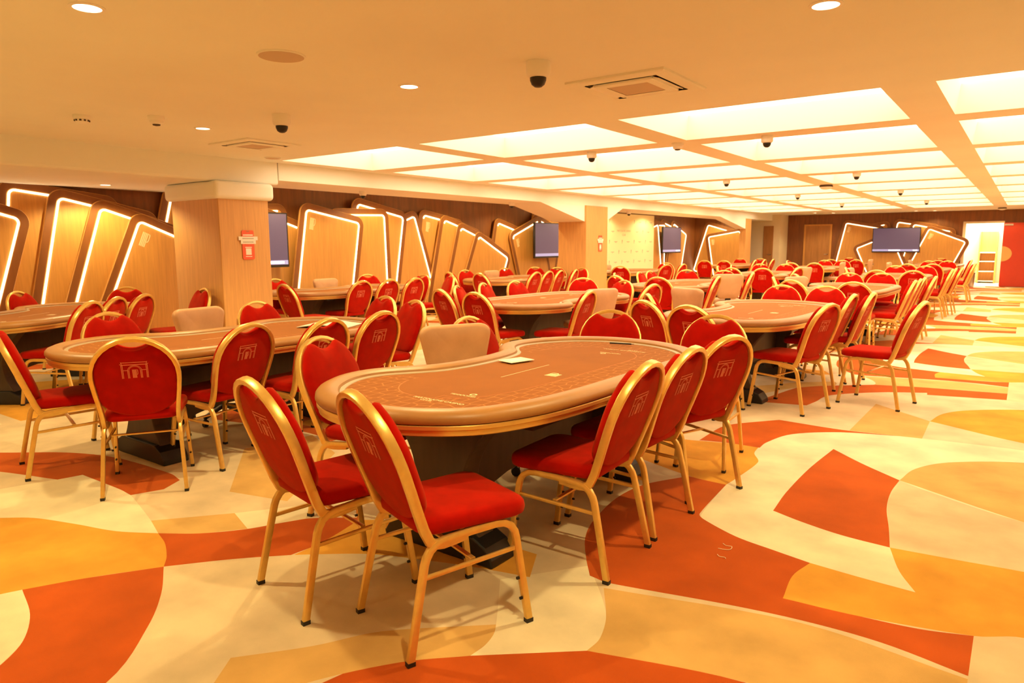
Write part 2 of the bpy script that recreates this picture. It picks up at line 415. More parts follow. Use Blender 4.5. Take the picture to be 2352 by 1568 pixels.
# bright corridor behind the open doorway
m = MB(); m.box(DX0 - .6, DX1 + .5, 29.4, 29.5, 0, 2.6); struct(m, 'wall_corridor_end', M_CREAMWALL)
m = MB(); m.box(DX0 - .7, DX0 - .6, 27.05, 29.5, 0, 2.6); struct(m, 'wall_corridor_left', M_CREAMWALL)
m = MB(); m.box(DX1 + .5, DX1 + .6, 27.05, 29.5, 0, 2.6); struct(m, 'wall_corridor_right', M_CREAMWALL)
m = MB(); m.box(DX0 - .7, DX1 + .6, 27.05, 29.5, 2.3, 2.4); o = struct(m, 'ceiling_corridor', M_WHITE)
m = MB(); m.box(DX0, DX1, 27.5, 28.9, 2.275, 2.295); m.build('light_panel', M_CORR, o)
m = MB(); m.box(DX0 - .7, DX1 + .6, 26.9, 29.5, -.05, 0.0); struct(m, 'floor_corridor', CARPET[4])
# door casing, wooden door, recessed door of the cream wall
m = MB(); m.box(DX0 - .07, DX0, 26.86, 27.06, 0, DH + .06); m.box(DX0, DX1, 26.86, 27.06, DH, DH + .06); struct(m, 'trim_5', M_CREAMWALL)
def door(n, x0, x1, y, h, m_, frame=True):
    d = MB(); d.box(x0, x1, y - .03, y, 0.01, h); o = struct(d, 'door_%d' % n, m_)
    if frame:
        f = MB(); f.box(x0 - .06, x0, y - .045, y, 0, h + .05); f.box(x1, x1 + .06, y - .045, y, 0, h + .05); f.box(x0, x1, y - .045, y, h, h + .05)
        f.build('door_frame', M_WOOD, o)
    hd = MB(); hd.box(x1 - .16, x1 - .04, y - .075, y - .06, 0.98, 1.0); hd.box(x1 - .06, x1 - .04, y - .075, y - .03, 0.98, 1.0); hd.build('door_handle', M_STEEL, o)
    return o
door(1, -6.52, -5.70, 26.9, 2.0, M_BDOOR)
door(2, -7.72, -7.38, 25.9, 2.0, M_BDOOR, False)
d = MB(); d.box(-0.66, 1.0, 26.83, 26.88, 0.012, 1.985); dr = struct(d, 'door_3', M_REDDOOR)
d = MB(); d.prism([(-.655, .80)] + [(-.655 + .26 * math.cos(math.radians(a)), 1.025 + .235 * math.sin(math.radians(a))) for a in range(-90, 91, 10)], lambda a, b, d_: (a, d_, b), 26.822, 26.829)
tag(d.build('disc', M_DOT, dr), 'orange half disc on the red door')
d = MB(); d.box(-.64, -.42, 26.80, 26.83, 1.90, 1.95); d.build('door_closer', M_STEEL, dr)
# skirting along the back wall
m = MB(); m.box(-7.16, DX0 - .07, 26.88, 26.9, 0, .08); struct(m, 'baseboard_back', M_BROWN)

# ------------------------------------------------------------------ pillars
def pillar(label, x0, x1, y0, y1, cap):
    t = thing('pillar', label, 'pillar', ((x0 + x1) / 2, (y0 + y1) / 2, 0))
    ox, oy = (x0 + x1) / 2, (y0 + y1) / 2
    b = MB(); b.box(x0 - ox, x1 - ox, y0 - oy, y1 - oy, 0, 2.0 if cap else 2.19)
    o = b.build('shaft', M_PILLAR, t); v = o.modifiers.new('bevel', 'BEVEL'); v.width = .008; v.segments = 2
    if cap:
        b = MB(); b.box(x0 - .06 - ox, x1 + .06 - ox, y0 - .06 - oy, y1 + .06 - oy, 1.93, 2.128)
        o = b.build('capital', M_CEIL, t); v = o.modifiers.new('bevel', 'BEVEL'); v.width = .05; v.segments = 5
    b = MB(); b.box(x0 - .01 - ox, x1 + .01 - ox, y0 - .01 - oy, y1 + .01 - oy, 0, .07); b.build('skirting', M_BROWN, t)
    return t
pillar('wide oak-clad pillar with a white capital, at left with a red notice', -8.40, -7.40, 4.50, 5.15, True)
pillar('narrow oak-clad pillar in mid room beside the cream printed backdrop', -8.08, -7.40, 12.70, 13.62, False)
pillar('thin far pillar under the end of the beam beside the alcove end cards', -7.62, -7.42, 22.96, 23.5, False)
def notice(label, yc):
    t = thing('notice', label, 'sign', (-7.397, yc, 1.41), 0)
    f = lambda a, b, d: (d, a, b)
    b = MB(); b.prism([(x, y) for x, y in rrect(.078, .17, .02)], f, 0.0, 0.006); b.build('poster', M_STICKER, t)
    b = MB(); b.prism([(-.125, .055), (.125, .055), (.125, .098), (-.125, .098)], f, .006, .010)
    b.prism([(-.098, .012), (.098, .012), (.098, .055), (-.098, .055)], f, .006, .010)
    bn = b.build('banner', M_PAPER, t)
    b = MB()
    for z, w in ((.075, .075), (.034, .07)):
        for k in range(9):
            y = -w + k * (2 * w / 9); b.prism([(y, z - .006), (y + w * .16, z - .006), (y + w * .16, z + .006), (y, z + .006)], f, .010, .0108)
    b.build('print_mark', M_GREYPRINT, bn)
    b = MB(); b.prism([(-.036, -.115), (.036, -.115), (.036, -.04), (-.036, -.04)], f, .006, .0075)
    b.build('pale_panel', M_PAPER, t)
    for w_, z0, z1 in ((.042, -.033, -.022), (.042, -.138, -.130), (.065, .108, .122)):
        b = MB(); b.prism([(-w_, z0), (w_, z0), (w_, z1), (-w_, z1)], f, .006, .0075); b.build('text_line', M_PAPER, t)
    b = MB(); b.prism([(-.02, .152), (.02, .152), (.016, .163), (-.016, .163)], f, .006, .0075); b.build('slot', M_BDOOR, t)
notice('red notice with a white banner on the wide left pillar', 4.85)
notice('small red notice with a white banner on the narrow middle pillar', 13.29)

# ------------------------------------------------------------------ giant playing-card wall panels with LED outlines
CW, CH, CMARG = 1.11, 1.66, 0.115
def card(plane, base, corner, ref, tilt, layer, strips, mark, label, group):
    """corner = (a, z) of the LED line's top corner named by ref ('L' or 'R'); tilt of the top edge in degrees"""
    t = math.radians(tilt); ct, st_ = math.cos(t), math.sin(t)
    if ref == 'R': corner = (corner[0] - CW * ct, corner[1] - CW * st_)
    d_back = .006 + layer * 0.034; d_front = d_back + 0.032
    if plane == 'L': W = lambda a, z, d: (base + d, a, z)
    else: W = lambda a, z, d: (a, base - d, z)
    origin = Vector(W(corner[0], corner[1], d_back))
    def F(u, v, d):
        a = corner[0] + u * ct + v * st_; z = corner[1] + u * st_ - v * ct
        return tuple(Vector(W(a, z, d_back + d)) - origin)
    th = thing('card_panel', label, 'wall panel', origin, 0, group)
    hw, hh = CW / 2 + CMARG, CH / 2 + CMARG
    out = [(x + CW / 2, CH / 2 - y) for x, y in rrect(hw, hh, 0.17, 8)]
    b = MB()
    # face + bevelled darker edge
    inn = [(x + CW / 2, CH / 2 - y) for x, y in rrect(hw - .006, hh - .006, .164, 8)]
    b.rings([[F(u, v, 0.0) for u, v in out], [F(u, v, 0.026) for u, v in out], [F(u, v, 0.032) for u, v in inn]], True, True, True, False)
    o = b.build('board', [M_WOOD], th)
    b = MB()
    rim_i = [(x + CW / 2, CH / 2 - y) for x, y in rrect(CW / 2 + .022, CH / 2 + .022, .085, 8)]
    b.rings([[F(u, v, 0.0325) for u, v in inn], [F(u, v, 0.034) for u, v in rim_i]], True, False, False, False)
    b.build('border', M_EDGE, o)
    # LED line: follows left side, top and right side as asked
    r = .06; pts = []
    def arc(cx, cy, a0, a1): return [(cx + r * math.cos(math.radians(a0 + (a1 - a0) * i / 6)), cy + r * math.sin(math.radians(a0 + (a1 - a0) * i / 6))) for i in range(7)]
    L, T, Rr, Bt = 'L' in strips, 'T' in strips, 'R' in strips, 'B' in strips
    if Bt: pts += [(CW * .6, CH)] + arc(r, CH - r, 90, 180)
    elif L: pts += [(0, CH * .97)]
    if T:
        pts += arc(r, r, 180, 270); pts += arc(CW - r, r, 270, 360)
    elif L: pts += [(0, r)]
    if Rr:
        if not T: pts += [(CW, r)]
        pts += [(CW, CH * .97)]
    if not Rr and T: pts = pts[:-6]
    b = MB(); path = [F(u, v, .040) for u, v in pts]
    nrm = Vector(W(0, 0, 1)) - Vector(W(0, 0, 0))
    b.tube(path, tuple(nrm), [(.008 * math.cos(k * PI / 3), .0135 * math.sin(k * PI / 3)) for k in range(6)])
    b.build('led_strip', M_LED, th)
    if mark:
        b = MB(); mx, my = (.135, .20)
        for q in LETTER: b.add([F(mx + x * .13, my - y * .19, .0365) for x, y in q], [(0, 1, 2, 3)])
        b.build('letter_mark', M_PRINT, th)
    return th
CB = -9.60
cards_l = [
 ((2.05, 2.12), 'L', -5, 0, 'T', 0, 'oak card panel with only its lit top edge showing, at the left photo edge'),
 ((3.198, 2.062), 'L', -7, 1, 'LT', 0, 'oak card panel standing highest in the front fan, behind the left edge card'),
 ((3.698, 1.985), 'L', -12.5, 2, 'LT', 0, 'leaning oak card panel, second highest of the front left fan'),
 ((4.152, 1.875), 'L', -18, 3, 'LT', 0, 'leaning oak card panel directly behind the front fan card with the letter mark'),
 ((4.601, 1.725), 'L', -23, 4, 'LT', 1, 'most tilted oak card panel with a letter mark, left of the wide pillar'),
 ((3.228, 1.715), 'R', -17, 5, 'TR', 0, 'foremost oak card panel with lit right side at the left photo edge'),
 ((5.115, 2.10), 'L', -15, 1, 'L', 0, 'oak card panel mostly hidden behind the wide left pillar'),
]
for c in cards_l: card('L', CB, c[0], c[1], c[2], c[3], c[4], c[5], c[6], 'front left card fan')
cards_m = [
 ((6.876, 1.940), 'R', 2, 0, 'T', 0, 'oak card panel behind the screen next to the wide pillar, top right corner lit'),
 ((6.25, 1.975), 'L', -18, 1, 'T', 0, 'oak card panel tilting down from the screen beside the wide pillar'),
 ((7.240, 1.968), 'L', -10, 5, 'LTR', 1, 'front oak card panel with a full lit outline and letter mark, middle wall'),
 ((8.958, 1.932), 'R', 1.5, 4, 'TR', 0, 'almost upright oak card panel behind the fully outlined one'),
 ((8.380, 2.105), 'L', -10.3, 3, 'LTR', 0, 'highest oak card panel of the middle wall'),
 ((9.802, 1.938), 'R', 19.5, 2, 'TR', 0, 'oak card panel leaning the other way with a long slanted light line'),
 ((10.105, 1.968), 'L', -9, 1, 'T', 1, 'oak card panel with letter mark, highest of the four stepping down'),
 ((10.635, 1.882), 'L', -15, 3, 'T', 0, 'second of the four oak card panels stepping down to the right'),
 ((11.102, 1.735), 'L', -18, 4, 'T', 0, 'third of the four oak card panels stepping down to the right'),
 ((11.640, 1.565), 'L', -25, 5, 'TR', 0, 'lowest and most tilted of the four oak card panels stepping down'),
 ((12.489, 1.868), 'L', -13.5, 1, 'T', 0, 'oak card panel between the stepping row and the screen, tilting right'),
 ((12.947, 1.580), 'L', 19.3, 3, 'T', 1, 'oak card panel tilting up toward the screen, with a letter mark'),
 ((13.90, 2.0), 'L', -15, 2, 'T', 0, 'oak card panel just above the screen by the narrow pillar'),
 ((14.00, 2.09), 'L', 1, 0, 'T', 0, 'level oak card panel highest behind the screen by the narrow pillar'),
]
for c in cards_m: card('L', CB, c[0], c[1], c[2], c[3], c[4], c[5], c[6], 'middle wall card fan')
cards_f = [
 ((20.533, 1.975), 'R', 13, 5, 'TR', 0, 'oak card panel right beside the cream backdrop, left of the far side screen'),
 ((21.20, 1.975), 'R', 1, 3, 'TR', 0, 'upright oak card panel behind the far side screen'),
 ((21.75, 1.93), 'R', -6, 1, 'TR', 0, 'oak card panel hidden behind the far side screen, second from its right'),
 ((22.25, 1.87), 'R', -10, 2, 'TR', 0, 'oak card panel emerging at the right edge of the far side screen'),
 ((22.90, 1.69), 'R', -18, 4, 'TR', 0, 'tilted oak card panel right of the far side screen, next to the corner'),
]
for c in cards_f: card('L', CB, c[0], c[1], c[2], c[3], c[4], c[5], c[6], 'far side wall card fan')
card('B', 24.15, (-9.12, 2.035), 'L', -17, 0, 'LTB', 0, 'rear oak card panel on the alcove end wall, leaning right', 'alcove end cards')
card('B', 24.15, (-9.08, 1.615), 'L', 9.6, 1, 'LTR', 1, 'front oak card panel with a letter mark on the alcove end wall', 'alcove end cards')
cards_b = [
 ((-5.18, 2.07), 'L', -11, 1, 'LTR', 1, 'oak card panel with letter mark at the left of the big back wall screen'),
 ((-4.79, 1.195), 'L', 24, 4, 'LTR', 0, 'low oak card panel tilting up behind the big back wall screen'),
 ((-3.94, 2.0), 'R', 12, 0, 'T', 0, 'oak card panel peeking over the left half of the big screen'),
 ((-3.58, 2.065), 'L', -10, 2, 'LT', 0, 'highest oak card panel above the middle of the big screen'),
 ((-3.10, 1.975), 'L', -13, 3, 'LT', 0, 'oak card panel over the top right corner of the big screen'),
 ((-2.65, 1.825), 'L', -22.8, 5, 'LTR', 1, 'foremost tilted oak card panel between the big screen and the doorway'),
]
for c in cards_b: card('B', 26.9, c[0], c[1], c[2], c[3], c[4], c[5], c[6], 'back wall card fan')

# ------------------------------------------------------------------ screens
def screen(label, plane, pos, ac, zc, w=1.42, h=0.82, bars=1, br=.29):
    f = (lambda a, b, d: (d, a, b)) if plane == 'L' else (lambda a, b, d: (a, -d, b))
    loc = (pos, ac, zc) if plane == 'L' else (ac, pos, zc)
    t = thing('wall_screen', label, 'screen', loc)
    b = MB(); b.prism(rrect(w / 2, h / 2, .012, 3), f, -.035, .012); b.build('housing', M_BLACK, t)
    b = MB(); b.prism([(-w / 2 + .02, -h / 2 + .105), (w / 2 - .02, -h / 2 + .105), (w / 2 - .02, h / 2 - .02), (-w / 2 + .02, h / 2 - .02)], f, .012, .0135); d = b.build('display', M_SCREEN, t)
    b = MB(); b.prism([(-w / 2 + .02, -h / 2 + .04), (w / 2 - .02, -h / 2 + .04), (w / 2 - .02, -h / 2 + .105), (-w / 2 + .02, -h / 2 + .105)], f, .012, .0135); b.build('status_bar', M_SCREENBAR, d)
    b = MB()
    for x0, x1 in ([(-.20, .14), (.52, .64)] if bars == 2 else [(.32, .62)]):
        b.prism([(x0, -h / 2 + .055), (x1, -h / 2 + .055), (x1, -h / 2 + .09), (x0, -h / 2 + .09)], f, .0135, .0145)
    b.build('clock_field', M_SCREENTXT, d)
    b = MB(); b.prism([(-.2, -.15), (.2, -.15), (.2, .15), (-.2, .15)], f, -br, -.035); b.build('wall_bracket', M_BLACK, t)
    return t
screen('dark flat screen partly hidden behind the wide left pillar', 'L', -9.2, 6.01, 1.485, br=.325)
screen('dark flat screen partly hidden behind the narrow middle pillar', 'L', -9.2, 14.15, 1.49, br=.25)
screen('dark flat screen on the far side wall in front of lit cards', 'L', -9.2, 21.20, 1.51, br=.25)
screen('large dark flat screen in the middle of the back wall cards', 'B', 26.62, -3.585, 1.475, bars=2, br=.075)

# ------------------------------------------------------------------ printed backdrop
t = thing('printed_backdrop', 'cream printed backdrop board with small logos beside the narrow pillar', 'backdrop', (-9.30, 18.6, 0))
f = lambda a, b, d: (d, a, b)
b = MB(); b.prism([(-1.9, .08), (1.47, .08), (1.47, 2.24), (-1.9, 2.24)], f, -.05, 0.0); b.build('board', M_BACKDROP, t)
for sx in (-1.6, 1.2):
    b = MB(); b.box(-.30, .02, sx - .04, sx + .04, 0, .08); b.build('stand_foot', M_BLACK, t)
TL = Matrix(((0, 0, 1, 0.0012), (1, 0, 0, 0), (0, 1, 0, 0), (0, 0, 0, 1)))
text_mesh('PARTOUCHE CASINO', .085, M_GREYPRINT, 'lettering', t, Matrix.Translation((0, -.52, 1.735)) @ TL)
text_mesh('CLUB', .085, M_GREYPRINT, 'lettering', t, Matrix.Translation((0, -.52, 1.625)) @ TL)
b = MB()
for r_ in range(7):
    for k in range(9):
        y = -1.75 + k * .375 + (0.19 if r_ % 2 else 0); z = .32 + r_ * .285
        if y > 1.4 or (1.55 < z < 2.1 and -1.05 < y < .05): continue
        if (r_ + k) % 2:
            b.prism([(y - .012, z - .05), (y + .012, z - .05), (y + .012, z + .05), (y - .012, z + .05)], f, 0, .001)
            b.prism([(y + .012, z + .0), (y + .03, z + .0), (y + .03, z + .05), (y + .012, z + .05)], f, 0, .001)
        else:
            b.prism([(y - .09, z - .008), (y + .09, z - .008), (y + .09, z + .008), (y - .09, z + .008)], f, 0, .001)
            b.prism([(y - .02, z - .03), (y + .02, z - .03), (y + .02, z - .012), (y - .02, z - .012)], f, 0, .001)
b.build('logo_pattern', M_GREYPRINT, t)

# ------------------------------------------------------------------ ceiling fixtures
def downlight(label, x, y, z, power=SPOT_W, r=.055, blend=.35, ang=125):
    t = thing('downlight', label, 'ceiling lamp', (x, y, z), 0)
    b = MB(); b.lathe([(r + .014, 0.0), (r + .014, -.004), (r, -.006), (r, -.001)], 24, cap0=False, cap1=False); b.build('trim_ring', M_WHITE, t)
    b = MB(); b.lathe([(r, -.003), (r * .5, -.005)], 24, cap0=False); b.build('lens', M_LAMP, t)
    if power:
        ld = bpy.data.lights.new('lamp_light', 'SPOT'); ld.energy = power; ld.color = WARM; ld.spot_size = math.radians(ang); ld.spot_blend = blend; ld.shadow_soft_size = .03
        lo = bpy.data.objects.new('lamp_light', ld); COL.objects.link(lo); lo.parent = t; lo.location = (0, 0, -.03)
    return t
downlight('glowing round downlight in the top left corner of the ceiling', -3.265, 1.447, ZC)
downlight('glowing round downlight between the ceiling speaker and the dome camera', -3.24, 3.33, ZC)
downlight('glowing round downlight at the top right of the near ceiling', -.768, 3.30, ZC)
downlight('glowing round downlight left of the farther dome camera', -5.756, 3.405, ZC)
for x, y in ((-.768, 1.43), (-5.75, 1.43), (-3.26, -2.0), (-.77, -2.0), (-5.75, -2.0), (1.7, -2.0)):  # row behind the camera is added to bounce light onto the ceiling
    downlight('unseen round ceiling downlight near the camera, rear row added for bounce light', x, y, ZC).__setitem__('group', 'ceiling lamps out of view')
downlight('round downlight in the lower ceiling above the front left cards', -8.92, 3.99, 2.13, ALCOVE_W, ang=150)
for y in (1.6, -.6):
    downlight('round downlight in the low aisle ceiling outside the picture', -8.92, y, 2.13, ALCOVE_W, ang=150).__setitem__('group', 'aisle lamps out of view')
for y in (6.6, 8.6, 10.6, 12.6, 14.8, 16.8, 19.3, 21.3, 23.3):
    downlight('round downlight hidden above the dropped beam along the side wall', -8.62, y, ZC, ALCOVE_W, ang=150).__setitem__('group', 'alcove lamps above the beam')
for i, (x, y) in enumerate(((-5.88, 25.3), (-5.4, 25.75), (-2.99, 26.0), (-2.5, 26.35), (-.74, 26.1))):
    lab = ['leftmost small downlight in front of the back wall', 'second small downlight from the left before the back wall', 'small downlight before the back wall just right of the big screen', 'small downlight nearest the back wall above the front tilted card', 'small downlight before the back wall above the open doorway'][i]
    downlight(lab, x, y, ZC, 30.0, ang=140)

def dome(label, x, y, z, s=1.0):
    t = thing('dome_camera', label, 'security camera', (x, y, z))
    b = MB(); b.lathe([(.066 * s, 0), (.068 * s, -.02 * s), (.068 * s, -.055 * s), (.062 * s, -.075 * s), (.048 * s, -.085 * s)], 28); b.build('housing', M_WHITE, t)
    b = MB(); b.lathe([(.046 * s, -.084 * s), (.045 * s, -.10 * s), (.036 * s, -.122 * s), (.02 * s, -.134 * s), (.004 * s, -.137 * s)], 24); b.build('dark_dome', M_BLACK, t)
    return t
dome('white dome camera with a dark lens bubble beside the square air vent', -2.258, 3.335, ZC)
dome('white dome camera with a dark lens bubble left of the nearest light coffers', -4.706, 3.434, ZC)
gy = {0: ('first', 6.85), 1: ('second', 11.12), 2: ('third', 15.39), 3: ('fourth', 19.66)}
for k, (w_, y) in gy.items():
    for side, x in (('left', -3.93), ('right', -2.05)):
        dome('small dome camera hanging from the coffer grid, %s of the %s column' % (w_, side), x, y, ZC, .8)
dome('small dome camera under the dropped beam right of the wide pillar', -7.95, 7.15, 2.188, .8)
dome('small dome camera under the dropped beam left of the narrow pillar', -7.95, 10.85, 2.188, .8)
dome('small dome camera under the dropped beam above the cream backdrop', -7.95, 15.7, 2.188, .8)
def smoke(label, x, y, z, lens):
    t = thing('smoke_detector', label, 'smoke detector', (x, y, z))
    b = MB(); b.lathe([(.058, 0), (.06, -.018), (.056, -.03), (.05, -.034)], 28); b.build('base', M_WHITE, t)
    b = MB(); b.lathe([(.048, -.034), (.046, -.05), (.03, -.06), (.012, -.062)], 28); o = b.build('sensor_head', M_WHITE, t)
    b = MB()
    if lens: b.lathe([(.030, -.058), (.026, -.068), (.008, -.072)], 20)
    else:
        for k in range(10):
            a = k * PI / 5; b.box(.047 * math.cos(a) - .006, .047 * math.cos(a) + .006, .047 * math.sin(a) - .006, .047 * math.sin(a) + .006, -.048, -.036)
    b.build('dark_lens' if lens else 'slots', M_GRILLE, o)
smoke('round white smoke detector, leftmost fixture on the near ceiling', -5.914, 2.515, ZC, False)
smoke('round white detector with a dark centre on the near left ceiling', -5.526, 2.887, ZC, True)
smoke('white detector on the coffer grid left of the first coffer row crossing', -2.915, 6.80, ZC, True)
def round_plate(name, label, cat, x, y, z, r, m_):
    t = thing(name, label, cat, (x, y, z))
    b = MB(); b.lathe([(r, 0), (r, -.006), (r - .008, -.009)], 40); b.build('rim', M_CEIL, t)
    b = MB(); b.lathe([(r - .009, -.0095), (r * .5, -.011)], 40); b.build('grille', m_, t)
round_plate('ceiling_speaker', 'flush round ceiling speaker near the top left downlight', 'speaker', -3.261, 2.398, ZC, .125, M_SPK)
round_plate('ceiling_speaker', 'small flush round speaker next to the start of the beam', 'speaker', -7.05, 5.0, ZC, .09, M_SPK)
def dark_unit(label, x, y):
    t = thing('ceiling_unit', label, 'ceiling device', (x, y, ZC))
    b = MB(); b.lathe([(.10, 0), (.11, -.02), (.11, -.035)], 28); b.build('dark_ring', M_GRILLE, t)
    b = MB(); b.lathe([(.10, -.035), (.09, -.06), (.05, -.075), (.01, -.08)], 28); b.build('white_cover', M_WHITE, t)
dark_unit('dark round ceiling device hanging between the coffers in mid room', -2.92, 13.25)
dark_unit('dark round ceiling device before the back wall above the red door', -.70, 25.3)
def cassette(label, cx_, cy_, w, d):
    t = thing('air_vent', label, 'air conditioner', (cx_, cy_, ZC))
    h = w / 2; g = d / 2; b = MB()
    def fr(a, c, z): return [(-a, -c, z), (a, -c, z), (a, c, z), (-a, c, z)]
    b.rings([fr(h, g, 0), fr(h, g, -.012), fr(h - .012, g - .012, -.018), fr(h * .74, g * .74, -.018)], True, False, False, False); b.build('frame', M_CEIL, t)
    b = MB(); b.rings([fr(h * .60, g * .60, -.004), fr(h * .60, g * .60, -.022), fr(h * .58, g * .58, -.026), fr(h * .42, g * .42, -.026)], True, False, False, False); b.build('centre_panel', M_CEIL, t)
    b = MB(); b.box(-h * .42, h * .42, -g * .42, g * .42, -.024, -.018); b.build('intake_grille', M_SPK, t)
    b = MB(); b.box(-h * .74, h * .74, -g * .74, g * .74, -.006, -.001); b.build('gap_shade', M_GRILLE, t)  # dark sheet colours in the shade between frame and centre panel
    for k in range(4):
        a = k * PI / 2; q = MB()
        L_ = (g if k % 2 else h) * .56; D_ = (h if k % 2 else g) * .67
        pts = [(-L_, D_ - .028, -.012), (L_, D_ - .028, -.012), (L_, D_ + .012, -.024), (-L_, D_ + .012, -.024)]
        R_ = Matrix.Rotation(a, 3, 'Z'); lo = [R_ @ Vector(p) for p in pts]; hi = [p + Vector((0, 0, .004)) for p in lo]
        q.rings([lo, hi], True, True, True, False); q.build('louvre', M_WHITE, t)
cassette('square air conditioning vent near the right dome camera', -2.08, 4.185, .66, .66)
cassette('square air conditioning vent beyond the left dome camera', -6.25, 4.24, .66, .60)

# ------------------------------------------------------------------ poker tables
OUT = [(.500,-.10),(.512,.35),(.515,.70),(.46,.93),(.29,1.12),(.02,1.245),(-.29,1.255),(-.54,1.13),(-.69,.93),(-.755,.72),(-.735,.56),(-.66,.44),(-.575,.34),(-.54,.20),(-.53,.03),
       (-.54,-.15),(-.58,-.30),(-.66,-.42),(-.735,-.55),(-.755,-.70),(-.715,-.85),(-.60,-1.02),(-.42,-1.15),(-.20,-1.205),(.02,-1.19),(.21,-1.10),(.345,-.97),(.44,-.74),(.485,-.45)]
LOOP = resample(catmull(OUT, 8), 132)
def ring_at(inset, z, loop=LOOP): return [(p.x, p.y, z) for p in offset(loop, inset)]
def make_table(label, group, detail=True):
    t = thing('poker_table', label, 'poker table', (0, 0, 0), 0, group)
    b = MB(); b.rings([ring_at(i, z) for i, z in ((.020, .712), (.003, .717), (-.003, .728), (-.001, .744), (.010, .758), (.030, .767), (.056, .770), (.082, .766), (.098, .757), (.104, .740))], True, False, False)
    b.build('padded_rail', M_RAIL, t)
    b = MB(); b.rings([ring_at(i, z) for i, z in ((.101, .744), (.107, .748), (.126, .745), (.130, .739))], True, False, False); b.build('inner_strip', M_TRIM, t)
    # felt: border ring + plain middle, one flat mesh
    n = len(LOOP); a = offset(LOOP, .128); c = []
    hx, hy = .335, .86
    for p in a:                                   # plain middle field is a rounded track
        q = Vector((-.12 + (p.x + .12) * .62, p.y * .78))
        if p.x < -.2 and abs(p.y) < .58: q = Vector((p.x, p.y))
        c.append(q)
    b = MB(); vs = [(p.x, p.y, .742) for p in a] + [(p.x, p.y, .742) for p in c]
    for i in range(n):
        j = (i + 1) % n
        if (Vector(a[i]) - c[i]).length < 1e-6 and (Vector(a[j]) - c[j]).length < 1e-6: continue
        b.add([vs[i], vs[j], vs[n + j], vs[n + i]], [(0, 1, 2, 3)], False, 1)
    b.add(vs[n:], [tuple(range(n))], False, 0)
    felt = b.build('playing_surface', [M_FELT, M_FELTB], t)
    b = MB(); li = offset([Vector(p) for p in c], .0); lo = offset([Vector(p) for p in c], -.005)
    for i in range(n):
        j = (i + 1) % n
        if c[i].x < -.2 and abs(c[i].y) < .60: continue
        b.add([(li[i].x, li[i].y, .7427), (li[j].x, li[j].y, .7427), (lo[j].x, lo[j].y, .7427), (lo[i].x, lo[i].y, .7427)], [(0, 1, 2, 3)])
    b.build('border_line', M_PRINTF, felt)
    b = MB(); b.box(-.102, -.098, -.28, .16, .7422, .7426); b.build('dealer_line', M_PRINT, felt)
    b = MB()
    for q in LETTER: b.add([(.085 - y * .07, -.08 + x * .10, .7428) for x, y in q], [(0, 1, 2, 3)])
    b.build('letter_mark', M_PRINT, felt)
    for sgn in (1, -1):
        Rz = Matrix.Rotation(0 if sgn > 0 else PI, 4, 'Z')
        if detail:
            text_mesh('PARTOUCHE CASINO', .0290, M_PRINT, 'lettering', felt, Rz @ Matrix.Translation((0, -.865, .7426)))
            text_mesh('CLUB', .0265, M_PRINT, 'lettering', felt, Rz @ Matrix.Translation((-.05, -.888, .7426)))
            text_mesh('TEXAPOKER', .026, M_PRINT, 'lettering', felt, Rz @ Matrix.Translation((.02, -.725, .7426)))
            b = MB(); pts = [Rz @ Vector((.05 + .018 * math.cos(k * PI / 8), -.680 + .018 * math.sin(k * PI / 8), .7427)) for k in range(16)]
            pin = [Rz @ Vector((.05 + .010 * math.cos(k * PI / 8), -.680 + .010 * math.sin(k * PI / 8), .7427)) for k in range(16)]
            for k in range(16): b.add([pts[k], pts[(k + 1) % 16], pin[(k + 1) % 16], pin[k]], [(0, 1, 2, 3)])
            b.build('round_mark', M_PRINT, felt); b = MB()
            for x0, x1, y0, y1 in ((-.05, -.046, -.825, -.765), (.046, .05, -.825, -.765), (-.05, .05, -.769, -.765), (-.02, -.016, -.825, -.79), (.016, .02, -.825, -.79), (-.02, .02, -.792, -.788)):
                b.add([Rz @ Vector(v) for v in ((x0, y0, .7427), (x1, y0, .7427), (x1, y1, .7427), (x0, y1, .7427))], [(0, 1, 2, 3)])
            b.build('arch_mark', M_PRINTF, felt)
    b = MB(); b.rings([ring_at(i, z) for i, z in ((.024, .714), (.006, .713), (.003, .710), (.003, .696), (.009, .693), (.011, .691), (.011, .672), (.016, .668), (.05, .666))], True, False, False); b.build('gold_edge_band', M_BAND, t)
    b = MB(); b.rings([ring_at(.045, .69), ring_at(.045, .668)], True, False, True, False); b.build('underside', M_DARK, t)
    def half(z):
        if z > .36:
            u = (z - .36) / .305; return .15 + .20 * u ** 1.7
        u = (.36 - z) / .33; return .15 + .15 * u ** 2.0
    for y in (-.68, .68):
        zs = [.03 + .0353 * k for k in range(19)]
        b = MB(); poly = [(half(z), z) for z in zs] + [(-half(z), z) for z in reversed(zs)]
        b.prism(poly, lambda p, q, d: (p - .12, d, q), y - .055, y + .055)
        o = b.build('pedestal', M_DARK, t); v = o.modifiers.new('bevel', 'BEVEL'); v.width = .006; v.segments = 2; v.limit_method = 'ANGLE'
        b = MB(); fp = [(-.33, .0), (.33, .0), (.325, .035), (.29, .085), (.22, .12), (-.22, .12), (-.29, .085), (-.325, .035)]
        b.prism(fp, lambda p, q, d: (p - .12, d, q), y - .085, y + .085); o = b.build('foot', M_BLACK, t); v = o.modifiers.new('bevel', 'BEVEL'); v.width = .008; v.segments = 2; v.limit_method = 'ANGLE'
    b = MB(); top = [(-.62, .666), (.62, .666)]
    arch = [(.62, .08), (.56, .10), (.50, .14), (.44, .185), (.36, .225), (.25, .25), (.10, .262), (-.10, .262), (-.25, .25), (-.36, .225), (-.44, .185), (-.50, .14), (-.56, .10), (-.62, .08)]
